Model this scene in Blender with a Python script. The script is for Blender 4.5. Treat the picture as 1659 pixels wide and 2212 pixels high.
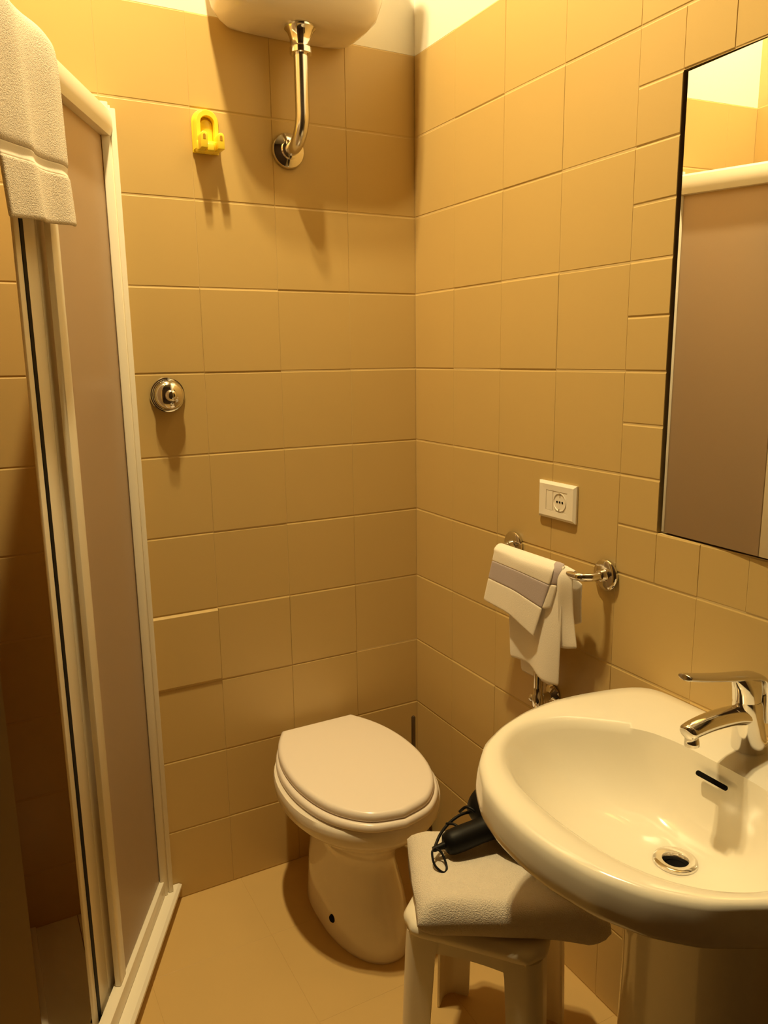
import bpy, bmesh, math, random
from mathutils import Vector, Matrix
random.seed(7)
for o in list(bpy.data.objects): bpy.data.objects.remove(o, do_unlink=True)
sc = bpy.context.scene
PI = math.pi

# ------------------------------------------------------------------ camera
cd = bpy.data.cameras.new('camera'); cam = bpy.data.objects.new('camera', cd)
sc.collection.objects.link(cam); sc.camera = cam
cd.sensor_fit = 'HORIZONTAL'; cd.sensor_width = 36.0
cd.lens = 36.0 * 1666.867 / 1659.0
cd.clip_start = 0.01
F = Vector((0.46348772, 0.86397818, -0.19677609))
U = Vector((0.10432309, 0.16731956, 0.98036772))
R = Vector((0.87994081, -0.47491669, -0.01258232))
M = Matrix((R, U, -F)).transposed().to_4x4()
M.translation = Vector((-1.12415797, -1.89605115, 1.43239479))
cam.matrix_world = M

# ------------------------------------------------------------------ light and exposure
LAMP = (-0.77, -0.60, 3.40)
LAMP_COL = (1.0, 0.765, 0.37)
BULB_STRENGTH = 2980.0
sc.view_settings.view_transform = 'Standard'
sc.view_settings.look = 'None'
sc.view_settings.exposure = 0.0
sc.view_settings.gamma = 1.0
sc.view_settings.use_curve_mapping = False
try:
    sc.cycles.use_denoising = True
    sc.cycles.max_bounces = 14
    sc.cycles.diffuse_bounces = 8
    sc.cycles.glossy_bounces = 6
    sc.cycles.transmission_bounces = 8
    sc.cycles.caustics_reflective = False
    sc.cycles.caustics_refractive = False
    sc.cycles.sample_clamp_indirect = 6.0
except Exception:
    pass
w = bpy.data.worlds.new('world'); sc.world = w; w.use_nodes = True
w.node_tree.nodes['Background'].inputs[0].default_value = (1.0, 0.55, 0.2, 1)
w.node_tree.nodes['Background'].inputs[1].default_value = 0.0

# ------------------------------------------------------------------ materials
def mat(name, col, rough=0.5, metal=0.0, spec=0.5, bump=None, var=None, coat=0.0, sheen=0.0, emit=None):
    m = bpy.data.materials.new(name); m.use_nodes = True
    nt = m.node_tree; b = nt.nodes['Principled BSDF']
    b.inputs['Base Color'].default_value = (*col, 1)
    b.inputs['Roughness'].default_value = rough
    b.inputs['Metallic'].default_value = metal
    b.inputs['Specular IOR Level'].default_value = spec
    b.inputs['Coat Weight'].default_value = coat
    b.inputs['Coat Roughness'].default_value = 0.04
    b.inputs['Sheen Weight'].default_value = sheen
    tc = nt.nodes.new('ShaderNodeTexCoord')
    if var:                                   # (scale, amount): slight colour variation of the stuff itself
        n = nt.nodes.new('ShaderNodeTexNoise'); n.inputs['Scale'].default_value = var[0]; n.inputs['Detail'].default_value = 4
        mx = nt.nodes.new('ShaderNodeMix'); mx.data_type = 'RGBA'
        a = var[1]
        mx.inputs[6].default_value = (*[c*(1-a) for c in col], 1)
        mx.inputs[7].default_value = (*[min(1, c*(1+a)) for c in col], 1)
        nt.links.new(tc.outputs['Object'], n.inputs['Vector'])
        nt.links.new(n.outputs['Fac'], mx.inputs[0]); nt.links.new(mx.outputs[2], b.inputs['Base Color'])
    if bump:                                  # (scale, strength, distance)
        n = nt.nodes.new('ShaderNodeTexNoise'); n.inputs['Scale'].default_value = bump[0]; n.inputs['Detail'].default_value = 3
        bp = nt.nodes.new('ShaderNodeBump'); bp.inputs['Strength'].default_value = bump[1]; bp.inputs['Distance'].default_value = bump[2]
        nt.links.new(tc.outputs['Object'], n.inputs['Vector'])
        nt.links.new(n.outputs['Fac'], bp.inputs['Height']); nt.links.new(bp.outputs['Normal'], b.inputs['Normal'])
    if emit:
        b.inputs['Emission Color'].default_value = (*emit[0], 1); b.inputs['Emission Strength'].default_value = emit[1]
    return m
MT = {}
MT['tile'] = mat('glazed_beige_tile', (0.58, 0.42, 0.175), 0.34, spec=0.35, var=(2.2, 0.05), bump=(55, 0.05, 0.001))
MT['grout'] = mat('tile_grout', (0.60, 0.45, 0.21), 0.85)
MT['plaster'] = mat('white_plaster', (0.86, 0.84, 0.78), 0.9, spec=0.1, bump=(70, 0.1, 0.002))
MT['recess_shade'] = mat('dark_recess_shade', (0.05, 0.035, 0.02), 0.95, spec=0.1)  # near-black colour stands in for shade inside the mirror recess
MT['brown'] = mat('low_bounce_brown', (0.05, 0.028, 0.013), 0.8, spec=0.2)  # made dark so unseen walls and hall floor bounce little light
MT['ceil'] = mat('low_bounce_beige', (0.40, 0.34, 0.24), 0.9, spec=0.1)  # unseen ceiling, toned down to send back less light
MT['end'] = mat('ochre_wall_end', (0.50, 0.36, 0.18), 0.8, spec=0.2)  # even ochre, slightly darker than the wall tile
MT['floor'] = mat('beige_floor_tile', (0.56, 0.385, 0.155), 0.42, spec=0.35, var=(5, 0.05), bump=(30, 0.05, 0.001))
MT['ceramic'] = mat('white_ceramic', (0.84, 0.80, 0.70), 0.12, spec=0.5, coat=0.3)
MT['ceramic_old'] = mat('aged_white_ceramic', (0.80, 0.74, 0.66), 0.14, spec=0.5, coat=0.2, var=(9, 0.05))
MT['seat'] = mat('glossy_seat_plastic', (0.84, 0.77, 0.72), 0.2, spec=0.5)
MT['chrome'] = mat('chrome', (0.78, 0.76, 0.74), 0.09, metal=1.0)
MT['chrome_dull'] = mat('dulled_chrome', (0.70, 0.68, 0.66), 0.2, metal=1.0)
MT['frame'] = mat('cream_lacquered_aluminium', (0.84, 0.79, 0.68), 0.3, spec=0.5)
MT['gasket'] = mat('black_rubber', (0.006, 0.006, 0.007), 0.6, spec=0.2)
MT['black'] = mat('black_plastic', (0.005, 0.0045, 0.0045), 0.5, spec=0.2)
MT['dark'] = mat('hole_shade', (0.004, 0.003, 0.003), 0.8, spec=0.1)  # near-black stands in for the shade inside small holes
MT['terry'] = mat('white_terry_cloth', (0.76, 0.69, 0.60), 0.95, spec=0.05, bump=(480, 0.9, 0.003), sheen=0.3, var=(60, 0.04))
MT['linen'] = mat('white_woven_cloth', (0.88, 0.83, 0.76), 0.95, spec=0.05, bump=(600, 0.4, 0.001), sheen=0.2)
MT['stripe'] = mat('mauve_woven_stripe', (0.50, 0.44, 0.48), 0.95, spec=0.05, bump=(600, 0.4, 0.001))
MT['yellow'] = mat('yellow_plastic', (0.92, 0.74, 0.06), 0.3, spec=0.5)
MT['amber'] = mat('amber_hole_shade', (0.45, 0.24, 0.02), 0.5, spec=0.3)  # darkened yellow, shade of the prong holes put into colour
MT['stool'] = mat('white_moulded_plastic', (0.84, 0.78, 0.66), 0.35, spec=0.5)
MT['socket'] = mat('white_socket_plastic', (0.88, 0.83, 0.76), 0.3, spec=0.5)
MT['tray'] = mat('white_shower_tray_ceramic', (0.84, 0.80, 0.70), 0.25, spec=0.5)
MT['mirror'] = mat('mirror_silver', (0.93, 0.93, 0.90), 0.0, metal=1.0)
MT['bronze'] = mat('dark_brushed_steel', (0.20, 0.17, 0.15), 0.35, metal=1.0)
MT['bulb'] = mat('lit_bulb', (1, 1, 1), 0.5, emit=(LAMP_COL, BULB_STRENGTH))

def frosted():
    m = bpy.data.materials.new('frosted_shower_glass'); m.use_nodes = True
    nt = m.node_tree; nt.nodes.clear()
    out = nt.nodes.new('ShaderNodeOutputMaterial')
    tr = nt.nodes.new('ShaderNodeBsdfTranslucent'); tr.inputs[0].default_value = (0.97, 0.84, 0.68, 1)
    df = nt.nodes.new('ShaderNodeBsdfDiffuse'); df.inputs[0].default_value = (0.92, 0.78, 0.62, 1)
    gl = nt.nodes.new('ShaderNodeBsdfGlossy'); gl.inputs[0].default_value = (0.8, 0.8, 0.8, 1); gl.inputs[1].default_value = 0.28
    m1 = nt.nodes.new('ShaderNodeMixShader'); m1.inputs[0].default_value = 0.64
    nt.links.new(df.outputs[0], m1.inputs[1]); nt.links.new(tr.outputs[0], m1.inputs[2])
    fr = nt.nodes.new('ShaderNodeFresnel'); fr.inputs[0].default_value = 1.25
    m2 = nt.nodes.new('ShaderNodeMixShader')
    nt.links.new(fr.outputs[0], m2.inputs[0]); nt.links.new(m1.outputs[0], m2.inputs[1]); nt.links.new(gl.outputs[0], m2.inputs[2])
    tx = nt.nodes.new('ShaderNodeTexNoise'); tx.inputs['Scale'].default_value = 260
    tc = nt.nodes.new('ShaderNodeTexCoord'); bp = nt.nodes.new('ShaderNodeBump')
    bp.inputs['Strength'].default_value = 0.15; bp.inputs['Distance'].default_value = 0.001
    nt.links.new(tc.outputs['Object'], tx.inputs['Vector']); nt.links.new(tx.outputs['Fac'], bp.inputs['Height'])
    nt.links.new(bp.outputs[0], gl.inputs['Normal']); nt.links.new(bp.outputs[0], df.inputs['Normal'])
    nt.links.new(m2.outputs[0], out.inputs[0])
    return m
MT['frosted'] = frosted()

# ------------------------------------------------------------------ helpers
def link(o): sc.collection.objects.link(o); return o
def obj(name, bm, m, parent=None, smooth=None, mods=None):
    me = bpy.data.meshes.new(name)
    bmesh.ops.recalc_face_normals(bm, faces=bm.faces)
    bm.to_mesh(me); bm.free()
    for mm in (m if isinstance(m, (list, tuple)) else [m]): me.materials.append(mm)
    if smooth is not None:
        me.polygons.foreach_set('use_smooth', [True]*len(me.polygons))
        me.set_sharp_from_angle(angle=math.radians(smooth))
    o = bpy.data.objects.new(name, me); link(o)
    if parent is not None:
        o.parent = parent
        o.matrix_parent_inverse = Matrix.Translation(-Vector(parent_loc(parent)))
    return o
def parent_loc(p):
    l = Vector(p.location) if p.type == 'EMPTY' else Vector((0, 0, 0))
    return l
def thing(name, label, cat, loc=(0, 0, 0), group=None):
    o = bpy.data.objects.new(name, None); link(o); o.location = loc
    o.empty_display_size = 0.05
    o['label'] = label; o['category'] = cat
    if group: o['group'] = group
    return o
def tag(o, label, cat, group=None):
    o['label'] = label; o['category'] = cat
    if group: o['group'] = group
    return o
def struct(o): o['kind'] = 'structure'; return o
def B(): return bmesh.new()
def box(bm, a, b, bevel=0.0, seg=2, mi=0):
    t = bmesh.new()
    bmesh.ops.create_cube(t, size=1)
    a = Vector(a); b = Vector(b)
    for v in t.verts:
        v.co = Vector(((a[i]+b[i])/2 + v.co[i]*(b[i]-a[i])) for i in range(3))
    if bevel: bmesh.ops.bevel(t, geom=t.edges[:], offset=bevel, segments=seg, profile=0.5, affect='EDGES')
    merge(bm, t, mi=mi)
def merge(bm, t, mat4=None, mi=None):
    vm = {}
    for v in t.verts: vm[v] = bm.verts.new(mat4 @ v.co if mat4 is not None else v.co)
    for f in t.faces:
        try:
            nf = bm.faces.new([vm[v] for v in f.verts]); nf.material_index = f.material_index if mi is None else mi
        except ValueError: pass
    t.free()
def frame_to(axis):
    z = Vector(axis).normalized()
    x = z.orthogonal().normalized()
    return Matrix((x, z.cross(x), z)).transposed()
def lathe(bm, prof, origin=(0, 0, 0), axis=(0, 0, 1), n=40, cap=True):
    """prof: (radius, height) along axis"""
    Rm = frame_to(axis); o = Vector(origin); rings = []
    for r, h in prof:
        if r < 1e-6: rings.append([bm.verts.new(o + Rm @ Vector((0, 0, h)))])
        else: rings.append([bm.verts.new(o + Rm @ Vector((r*math.cos(2*PI*k/n), r*math.sin(2*PI*k/n), h))) for k in range(n)])
    for a, b in zip(rings, rings[1:]):
        for k in range(n):
            if len(a) == 1 and len(b) == 1: continue
            if len(a) == 1: bm.faces.new((a[0], b[k], b[(k+1) % n]))
            elif len(b) == 1: bm.faces.new((a[k], a[(k+1) % n], b[0]))
            else: bm.faces.new((a[k], a[(k+1) % n], b[(k+1) % n], b[k]))
    if cap:
        if len(rings[0]) > 1: bm.faces.new(rings[0][::-1])
        if len(rings[-1]) > 1: bm.faces.new(rings[-1])
def smooth_path(pts, sub=6):
    P = [Vector(p) for p in pts]; out = []
    for i in range(len(P)-1):
        p0 = P[max(i-1, 0)]; p1 = P[i]; p2 = P[i+1]; p3 = P[min(i+2, len(P)-1)]
        for k in range(sub):
            t = k/sub
            out.append(0.5*((2*p1)+(-p0+p2)*t+(2*p0-5*p1+4*p2-p3)*t*t+(-p0+3*p1-3*p2+p3)*t*t*t))
    out.append(P[-1]); return out
def tube(bm, pts, r, n=16, rad=None, sx=1.0, sy=1.0, up=None):
    """sweep an ellipse along pts; rad: radius per point (overrides r)"""
    P = [Vector(p) for p in pts]; rings = []; prev = None
    for i, p in enumerate(P):
        d = (P[min(i+1, len(P)-1)] - P[max(i-1, 0)]).normalized()
        if prev is None:
            x = (Vector(up) if up else d.orthogonal()); x = (x - d*x.dot(d)).normalized()
        else: x = (prev - d*prev.dot(d)).normalized()
        prev = x; y = d.cross(x); rr = rad[i] if rad else r
        rings.append([bm.verts.new(p + x*math.cos(2*PI*k/n)*rr*sx + y*math.sin(2*PI*k/n)*rr*sy) for k in range(n)])
    for a, b in zip(rings, rings[1:]):
        for k in range(n): bm.faces.new((a[k], a[(k+1) % n], b[(k+1) % n], b[k]))
    bm.faces.new(rings[0][::-1]); bm.faces.new(rings[-1])
def loft(bm, rings, cap0=True, cap1=True, mi=0):
    V = [[bm.verts.new(p) for p in r] for r in rings]; n = len(V[0])
    for a, b in zip(V, V[1:]):
        for k in range(n): bm.faces.new((a[k], a[(k+1) % n], b[(k+1) % n], b[k])).material_index = mi
    if cap0: bm.faces.new(V[0][::-1]).material_index = mi
    if cap1: bm.faces.new(V[-1]).material_index = mi
    return V
def prism(bm, pts2, a, b, fn, bevel=0):
    """extrude a 2D outline between a and b; fn(u,v,t) -> Vector"""
    t = bmesh.new()
    A = [t.verts.new(fn(u, v, a)) for u, v in pts2]; Bv = [t.verts.new(fn(u, v, b)) for u, v in pts2]
    n = len(A)
    for k in range(n): t.faces.new((A[k], A[(k+1) % n], Bv[(k+1) % n], Bv[k]))
    t.faces.new(A[::-1]); t.faces.new(Bv)
    bmesh.ops.recalc_face_normals(t, faces=t.faces)
    if bevel: bmesh.ops.bevel(t, geom=[e for e in t.edges], offset=bevel, segments=2, profile=0.5, affect='EDGES', clamp_overlap=True)
    merge(bm, t)
def subsurf(o, lv=2):
    m = o.modifiers.new('subsurf', 'SUBSURF'); m.levels = lv; m.render_levels = lv; return o

# ------------------------------------------------------------------ tiled walls
TW, TH = 0.199, 0.20
def tiles(bm, rects, fn, gap=0.0003, bv=0.0030, dep=0.0013):
    """rects: (u0,u1,z0,z1,protrusion) -> raised tiles, chamfered along their top and bottom edges. fn(u,z,d) -> Vector, d out of the wall"""
    bv0, dep0 = bv, dep
    for (u0, u1, z0, z1, pr) in rects:
        bv, dep = (0.0065, 0.0055) if pr > 0.003 else (bv0, dep0)
        u0 += gap; u1 -= gap; z0 += 0.0005; z1 -= 0.0005
        jt = [random.uniform(-0.0002, 0.0002) for _ in range(4)]
        sb = 0.0007
        o = [(u0, z0), (u1, z0), (u1, z1), (u0, z1)]
        i_ = [(u0+sb, z0+bv), (u1-sb, z0+bv), (u1-sb, z1-bv), (u0+sb, z1-bv)]
        back = [bm.verts.new(fn(u, z, -0.004)) for u, z in o]
        edge = [bm.verts.new(fn(u, z, pr-dep)) for u, z in o]
        front = [bm.verts.new(fn(u, z, pr+j)) for (u, z), j in zip(i_, jt)]
        for k in range(4):
            bm.faces.new((back[k], back[(k+1) % 4], edge[(k+1) % 4], edge[k])).material_index = 0
            bm.faces.new((edge[k], edge[(k+1) % 4], front[(k+1) % 4], front[k])).material_index = 0
        bm.faces.new(front).material_index = 0
def rnd(): return random.uniform(-0.0004, 0.0005)
# back wall, plane y = 0 facing -y
bm = B()
us = [0.0, -0.2025, -0.4015, -0.6005, -0.7995, -0.9985, -1.12]
rects = []
for i in range(6):
    for k in range(11):
        pr = rnd()
        if i == 2 and k == 7: pr = 0.0012
        if i == 3 and k == 7: pr = 0.004
        if i == 2 and k == 3: pr = 0.0008
        if i == 1 and k == 7: pr = 0.0015
        if i == 1 and k == 8: pr = 0.0010
        if i == 0 and k in (7,): pr = -0.0008
        rects.append((us[i+1], us[i], 2.2-TH*(k+1), 2.2-TH*k, pr))
tiles(bm, rects, lambda u, z, d: Vector((u, -d, z)))
box(bm, (-1.9, 0.0010, -0.05), (0.15, 0.15, 2.199), mi=1)
box(bm, (-1.9, 0.0015, 2.2), (0.15, 0.15, 3.62), mi=2)
struct(obj('wall_back', bm, [MT['tile'], MT['grout'], MT['plaster']]))
# right wall, plane x = 0 facing -x, with the border of small tiles around the mirror
bm = B(); rects = []
ys = [0.0] + [-(0.1919+TW*j) for j in range(12)]
MY0, MY1, MZ0, MZ1 = -0.889, -1.486, 1.10, 1.90
BY0, BY1 = ys[4], ys[8]                                   # border block
for j in range(12):
    for k in range(11):
        y1, y0 = ys[j], ys[j+1]; z1 = 2.2-TH*k; z0 = z1-TH
        if 4 <= j < 8 and z1 < 2.01 and z0 > 0.99: continue
        rects.append((y0, y1, z0, z1, rnd()))
small = []
for q in range(10):                                        # left and right border columns
    z1 = 2.0-0.1*q
    small.append((BY0-0.1, BY0, z1-0.1, z1, rnd()))
    small.append((BY1, BY1+0.0995, z1-0.1, z1, rnd()))
for q in range(6):
    y1 = BY0-0.1-0.0995*q
    small.append((y1-0.0995, y1, 1.9, 2.0, rnd())); small.append((y1-0.0995, y1, 1.0, 1.1, rnd()))
rects += small
tiles(bm, rects, lambda u, z, d: Vector((-d, u, z)))
box(bm, (0.0010, -2.62, -0.05), (0.15, MY1-0.001, 2.199), mi=1)
box(bm, (0.0010, MY0+0.001, -0.05), (0.15, 0.0025, 2.199), mi=1)
box(bm, (0.0010, MY1-0.001, -0.05), (0.15, MY0+0.001, MZ0), mi=1)
box(bm, (0.0010, MY1-0.001, MZ1), (0.15, MY0+0.001, 2.199), mi=1)
box(bm, (0.030, MY1-0.001, MZ0), (0.15, MY0+0.001, MZ1), mi=3)  # recess back, coloured near-black for the shaded gap
box(bm, (0.0015, -2.62, 2.2), (0.15, 0.0025, 3.62), mi=2)
struct(obj('wall_right', bm, [MT['tile'], MT['grout'], MT['plaster'], MT['recess_shade']]))
# left wall: the block that closes the shower recess, its end facing the room
bm = B(); rects = []
for j in range(4):
    for k in range(11):
        y1 = -TW*j; y0 = max(-TW*(j+1), -0.656)
        rects.append((y0, y1, 2.2-TH*(k+1), 2.2-TH*k, rnd()))
tiles(bm, rects, lambda u, z, d: Vector((-1.12+d, u, z)))
box(bm, (-1.9, -0.657, -0.05), (-1.121, 0.0025, 3.62), mi=1)
box(bm, (-1.9, -0.672, -0.05), (-1.1195, -0.6575, 3.62), mi=2)
struct(obj('wall_shower_side', bm, [MT['tile'], MT['grout'], MT['end']]))
bm = B()
box(bm, (-1.95, -2.75, -0.05), (-1.80, -0.66, 3.62)); struct(obj('wall_left', bm, MT['brown']))
bm = B()
box(bm, (-1.95, -2.75, -0.05), (0.15, -2.62, 3.62)); struct(obj('wall_front', bm, MT['brown']))
bm = B()
box(bm, (-1.95, -2.75, 3.60), (0.15, 0.15, 3.72)); struct(obj('ceiling', bm, MT['ceil']))
# floor: 30 cm tiles laid nearly flush
bm = B(); a = 0.30
for i in range(-7, 1):
    for j in range(-5, 1):
        x0 = i*a+0.02; y0 = j*a+0.05
        t = B(); g = 0.0002
        x1 = min(x0+a, 0.0); y1 = min(y0+a, 0.0)
        if x1 - x0 < .01 or y1 - y0 < .01: t.free(); continue
        vs = [(x0+g, y0+g), (x1-g, y0+g), (x1-g, y1-g), (x0+g, y1-g)]
        vi = [(x0+g+.0006, y0+g+.0006), (x1-g-.0006, y0+g+.0006), (x1-g-.0006, y1-g-.0006), (x0+g+.0006, y1-g-.0006)]
        V0 = [t.verts.new((x, y, -0.0004)) for x, y in vs]; V1 = [t.verts.new((x, y, 0)) for x, y in vi]
        for k in range(4): t.faces.new((V0[k], V0[(k+1) % 4], V1[(k+1) % 4], V1[k]))
        t.faces.new(V1); merge(bm, t, mi=0)
box(bm, (-2.1, -1.25, -0.06), (0.1, 0.1, -0.0005), mi=1)
box(bm, (-2.1, -2.8, -0.06), (0.1, -1.25, 0.0002), mi=2)  # added unseen dark hall floor, cuts bounce onto the pedestal
struct(obj('floor', bm, [MT['floor'], MT['floor'], MT['brown']]))

# ------------------------------------------------------------------ shower enclosure (diagonal screen from the back wall)
D = Vector((-0.450, -0.893, 0)).normalized(); N = Vector((0.893, -0.450, 0)).normalized(); P0 = Vector((-0.79, 0, 0))
def scr(s, o, z): return P0 + D*s + N*o + Vector((0, 0, z))
def sbox(bm, s0, s1, o0, o1, z0, z1, bevel=0.0, seg=2):
    t = B(); box(t, (s0, o0, z0), (s1, o1, z1), bevel, seg)
    m4 = Matrix(((D.x, N.x, 0, P0.x), (D.y, N.y, 0, P0.y), (0, 0, 1, 0), (0, 0, 0, 1)))
    merge(bm, t, m4)
SEND = 0.735
# tray
tray = thing('shower_tray', 'cream shower tray with a raised kerb, in the corner at bottom left', 'shower tray', (-0.98, -0.25, 0))
bm = B()
pin = [(-1.1195, -0.0015)] + [tuple(scr(0.010, -0.045, 0).xy)] + [tuple(scr(SEND-0.06, -0.045, 0).xy)] + [(-1.1195, -0.62)]
t = B()
pin = [(-1.1185, -0.002), (scr(0.024, -0.045, 0).x, -0.002), tuple(scr(0.64, -0.045, 0).xy), (-1.1185, scr(0.69, -0.045, 0).y)]
prism(bm, pin, 0.0005, 0.052, lambda u, v, t_: Vector((u, v, t_)), bevel=0.002)
obj('tray_floor', bm, MT['tray'], tray, smooth=30)
bm = B()
prism(bm, [(-1.1185, -0.004), (-1.104, -0.004), (-1.104, -0.55), (-1.1185, -0.55)], 0.051, 0.060, lambda u, v, t_: Vector((u, v, t_)), bevel=0.003)
obj('tray_lip', bm, MT['tray'], tray, smooth=30)
for nm, s in (('tread_joint', 0.11),):
    bm = B(); prism(bm, [(-1.1185+s, -0.004), (-1.1170+s, -0.004), (-1.1170+s, -0.24), (-1.1185+s, -0.24)], 0.0515, 0.0526, lambda u, v, t_: Vector((u, v, t_)))
    obj(nm, bm, MT['bronze'], tray)
bm = B()
kp = [(-0.05, 0.0005), (-0.05, 0.048), (0.036, 0.048), (0.043, 0.042), (0.043, 0.034), (0.030, 0.0005)]
t = B()
def kerb_end(s, o, z):                     # clip the kerb where it meets the back wall
    p = scr(s, o, z)
    if p.y > -0.002: p = p + D*((-0.002-p.y)/D.y)
    if p.x < -1.1185: p = p - D*((-1.1185-p.x)/D.x)*-1 if False else p
    return p
A = [bm.verts.new(kerb_end(-0.02, o, z)) for o, z in kp]; C2 = [bm.verts.new(scr(0.66 if o < 0 else 0.72, o, z)) for o, z in kp]
for k in range(len(kp)): bm.faces.new((A[k], A[(k+1) % len(kp)], C2[(k+1) % len(kp)], C2[k]))
bm.faces.new(A[::-1]); bm.faces.new(C2)
obj('kerb', bm, MT['tray'], tray)
# screen
screen = thing('shower_screen', 'cream framed shower screen with frosted glass and a folded sliding door', 'shower screen', tuple(scr(0.3, 0, 0.048)))
bm = B(); sbox(bm, 0.028, 0.70, -0.014, 0.012, 0.048, 0.090, 0.003); sbox(bm, 0.028, 0.70, -0.045, -0.018, 0.0525, 0.072, 0.003)
sbox(bm, 0.028, 0.70, -0.019, -0.010, 0.0525, 0.060)
obj('bottom_rail', bm, MT['frame'], screen, smooth=30)
bm = B()
t = B(); prof = [(-0.045, 1.912), (-0.045, 1.955), (-0.036, 1.968), (0.008, 1.970), (0.019, 1.962), (0.023, 1.945), (0.023, 1.925), (0.018, 1.910), (-0.040, 1.908)]
A = [bm.verts.new(scr(0.022, o, z)) for o, z in prof]; C2 = [bm.verts.new(scr(0.700, o, z)) for o, z in prof]
for k in range(len(prof)): bm.faces.new((A[k], A[(k+1) % len(prof)], C2[(k+1) % len(prof)], C2[k]))
bm.faces.new(A[::-1]); bm.faces.new(C2)
obj('header_rail', bm, MT['frame'], screen, smooth=40)
# wall post: stands on the back wall, three steps like the photo's profile
bm = B()
box(bm, (-0.783, -0.030, 0.049), (-0.771, -0.0045, 1.968), 0.002)
box(bm, (-0.789, -0.026, 0.049), (-0.781, -0.0045, 1.974), 0.001)
box(bm, (-0.805, -0.036, 0.049), (-0.787, -0.006, 1.978), 0.002)
obj('wall_post', bm, MT['frame'], screen, smooth=30)
bm = B(); sbox(bm, 0.030, 0.034, -0.009, 0.005, 0.09, 1.91); obj('gasket', bm, MT['gasket'], screen)
bm = B(); sbox(bm, 0.034, 0.335, -0.005, 0.000, 0.088, 1.912); obj('glass_panel', bm, MT['frosted'], screen)
# fixed stile
bm = B(); sbox(bm, 0.338, 0.378, -0.009, 0.004, 0.090, 1.910, 0.003); obj('fixed_stile', bm, MT['frame'], screen, smooth=30)
# sliding door, pushed back over the fixed pane: wide grooved stile, black seal, thin edge strip
bm = B()
sbox(bm, 0.322, 0.3835, -0.036, -0.020, 0.074, 1.908, 0.002)
sbox(bm, 0.3855, 0.437, -0.036, -0.020, 0.074, 1.908, 0.002)
sbox(bm, 0.380, 0.389, -0.034, -0.0225, 0.075, 1.907)
obj('door_stile', bm, MT['frame'], screen, smooth=30)
bm = B(); sbox(bm, 0.4372, 0.4525, -0.034, -0.0195, 0.072, 1.908, 0.001); obj('door_seal', bm, MT['gasket'], screen)
bm = B(); sbox(bm, 0.4527, 0.474, -0.026, -0.0200, 0.074, 1.908, 0.002); obj('edge_strip', bm, MT['frame'], screen, smooth=30)
bm = B(); sbox(bm, 0.425, 0.452, -0.040, -0.018, 0.0605, 0.074, 0.003); obj('door_guide', bm, MT['gasket'], screen, smooth=30)

# ------------------------------------------------------------------ toilet
def outline(cx, hw, yb, yf, ym, z, n=64, pb=0.62, pf=0.95):
    pts = []
    for k in range(n):
        a = 2*PI*k/n; c, s = math.cos(a), math.sin(a)
        if s >= 0:  # back half (towards the wall)
            x = hw*math.copysign(abs(c)**pb, c); y = ym + (yb-ym)*abs(s)**pb
        else:
            x = hw*math.copysign(abs(c)**pf, c); y = ym + (yf-ym)*abs(s)**pf
        pts.append(Vector((cx+x, y, z)))
    return pts
toilet = thing('toilet', 'white floor-standing ceramic toilet with its lid closed', 'toilet', (-0.36, -0.27, 0))
CX = -0.350
bm = B()
rings = [
    outline(CX, 0.103, -0.115, -0.480, -0.28, 0.0),
    outline(CX, 0.106, -0.112, -0.484, -0.28, 0.012),
    outline(CX, 0.102, -0.112, -0.474, -0.28, 0.06),
    outline(CX, 0.095, -0.110, -0.450, -0.27, 0.13),
    outline(CX, 0.080, -0.105, -0.424, -0.26, 0.20),
    outline(CX, 0.086, -0.095, -0.424, -0.26, 0.245),
    outline(CX, 0.122, -0.075, -0.455, -0.285, 0.285, pb=0.92),
    outline(CX, 0.158, -0.050, -0.496, -0.285, 0.315, pb=0.92),
    outline(CX, 0.181, -0.030, -0.519, -0.285, 0.337, pb=0.92),
    outline(CX, 0.192, -0.022, -0.527, -0.285, 0.350, pb=0.92),
    outline(CX, 0.194, -0.018, -0.530, -0.285, 0.378, pb=0.92),
    outline(CX, 0.191, -0.020, -0.526, -0.285, 0.388, pb=0.92),
    outline(CX, 0.175, -0.030, -0.515, -0.285, 0.391, pb=0.92),
]
loft(bm, rings); obj('bowl', bm, MT['ceramic_old'], toilet, smooth=60)
def seat_outline(hw, yb, yf, z, sc_=1.0, n=72):
    # tabulated half width against y, like the photo's egg with a cut-off back
    tab = [(0.0, 0.62), (0.10, 0.78), (0.22, 0.91), (0.36, 0.985), (0.50, 1.0), (0.62, 0.965), (0.74, 0.88), (0.84, 0.745), (0.92, 0.56), (0.97, 0.35), (1.0, 0.0)]
    side = []
    for t, wd in tab: side.append((wd*hw, yb+(yf-yb)*t))
    pts = [Vector((x, y, 0)) for x, y in side]
    sm = smooth_path(pts, 4)
    R_ = [Vector((CX+p.x, p.y, z)) for p in sm]
    L_ = [Vector((CX-p.x, p.y, z)) for p in reversed(sm[:-1])]
    return R_ + L_
def slab(hw, yb, yf, z0, z1, r, dome=0.0):
    bm = B(); rs = []
    for k in range(6):
        a = PI/2*k/5
        rs.append(seat_outline(hw-r+r*math.sin(a), yb-r+r*math.sin(a), yf+r-r*math.sin(a), z0+r*0.6-r*0.6*math.cos(a)))
    for k in range(7):
        a = PI/2*k/6
        rs.append(seat_outline(hw-r+r*math.cos(a), yb-r+r*math.cos(a), yf+r-r*math.cos(a), z1-r+r*math.sin(a)))
    for f in (0.8, 0.5, 0.2):
        rs.append(seat_outline((hw-r)*f, (yb-r)*f+(1-f)*-0.28, (yf+r)*f+(1-f)*-0.28, z1+dome*(1-f*f)))
    loft(bm, rs); return bm
obj('seat', slab(0.181, -0.045, -0.540, 0.391, 0.412, 0.010), MT['seat'], toilet, smooth=50)
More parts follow.
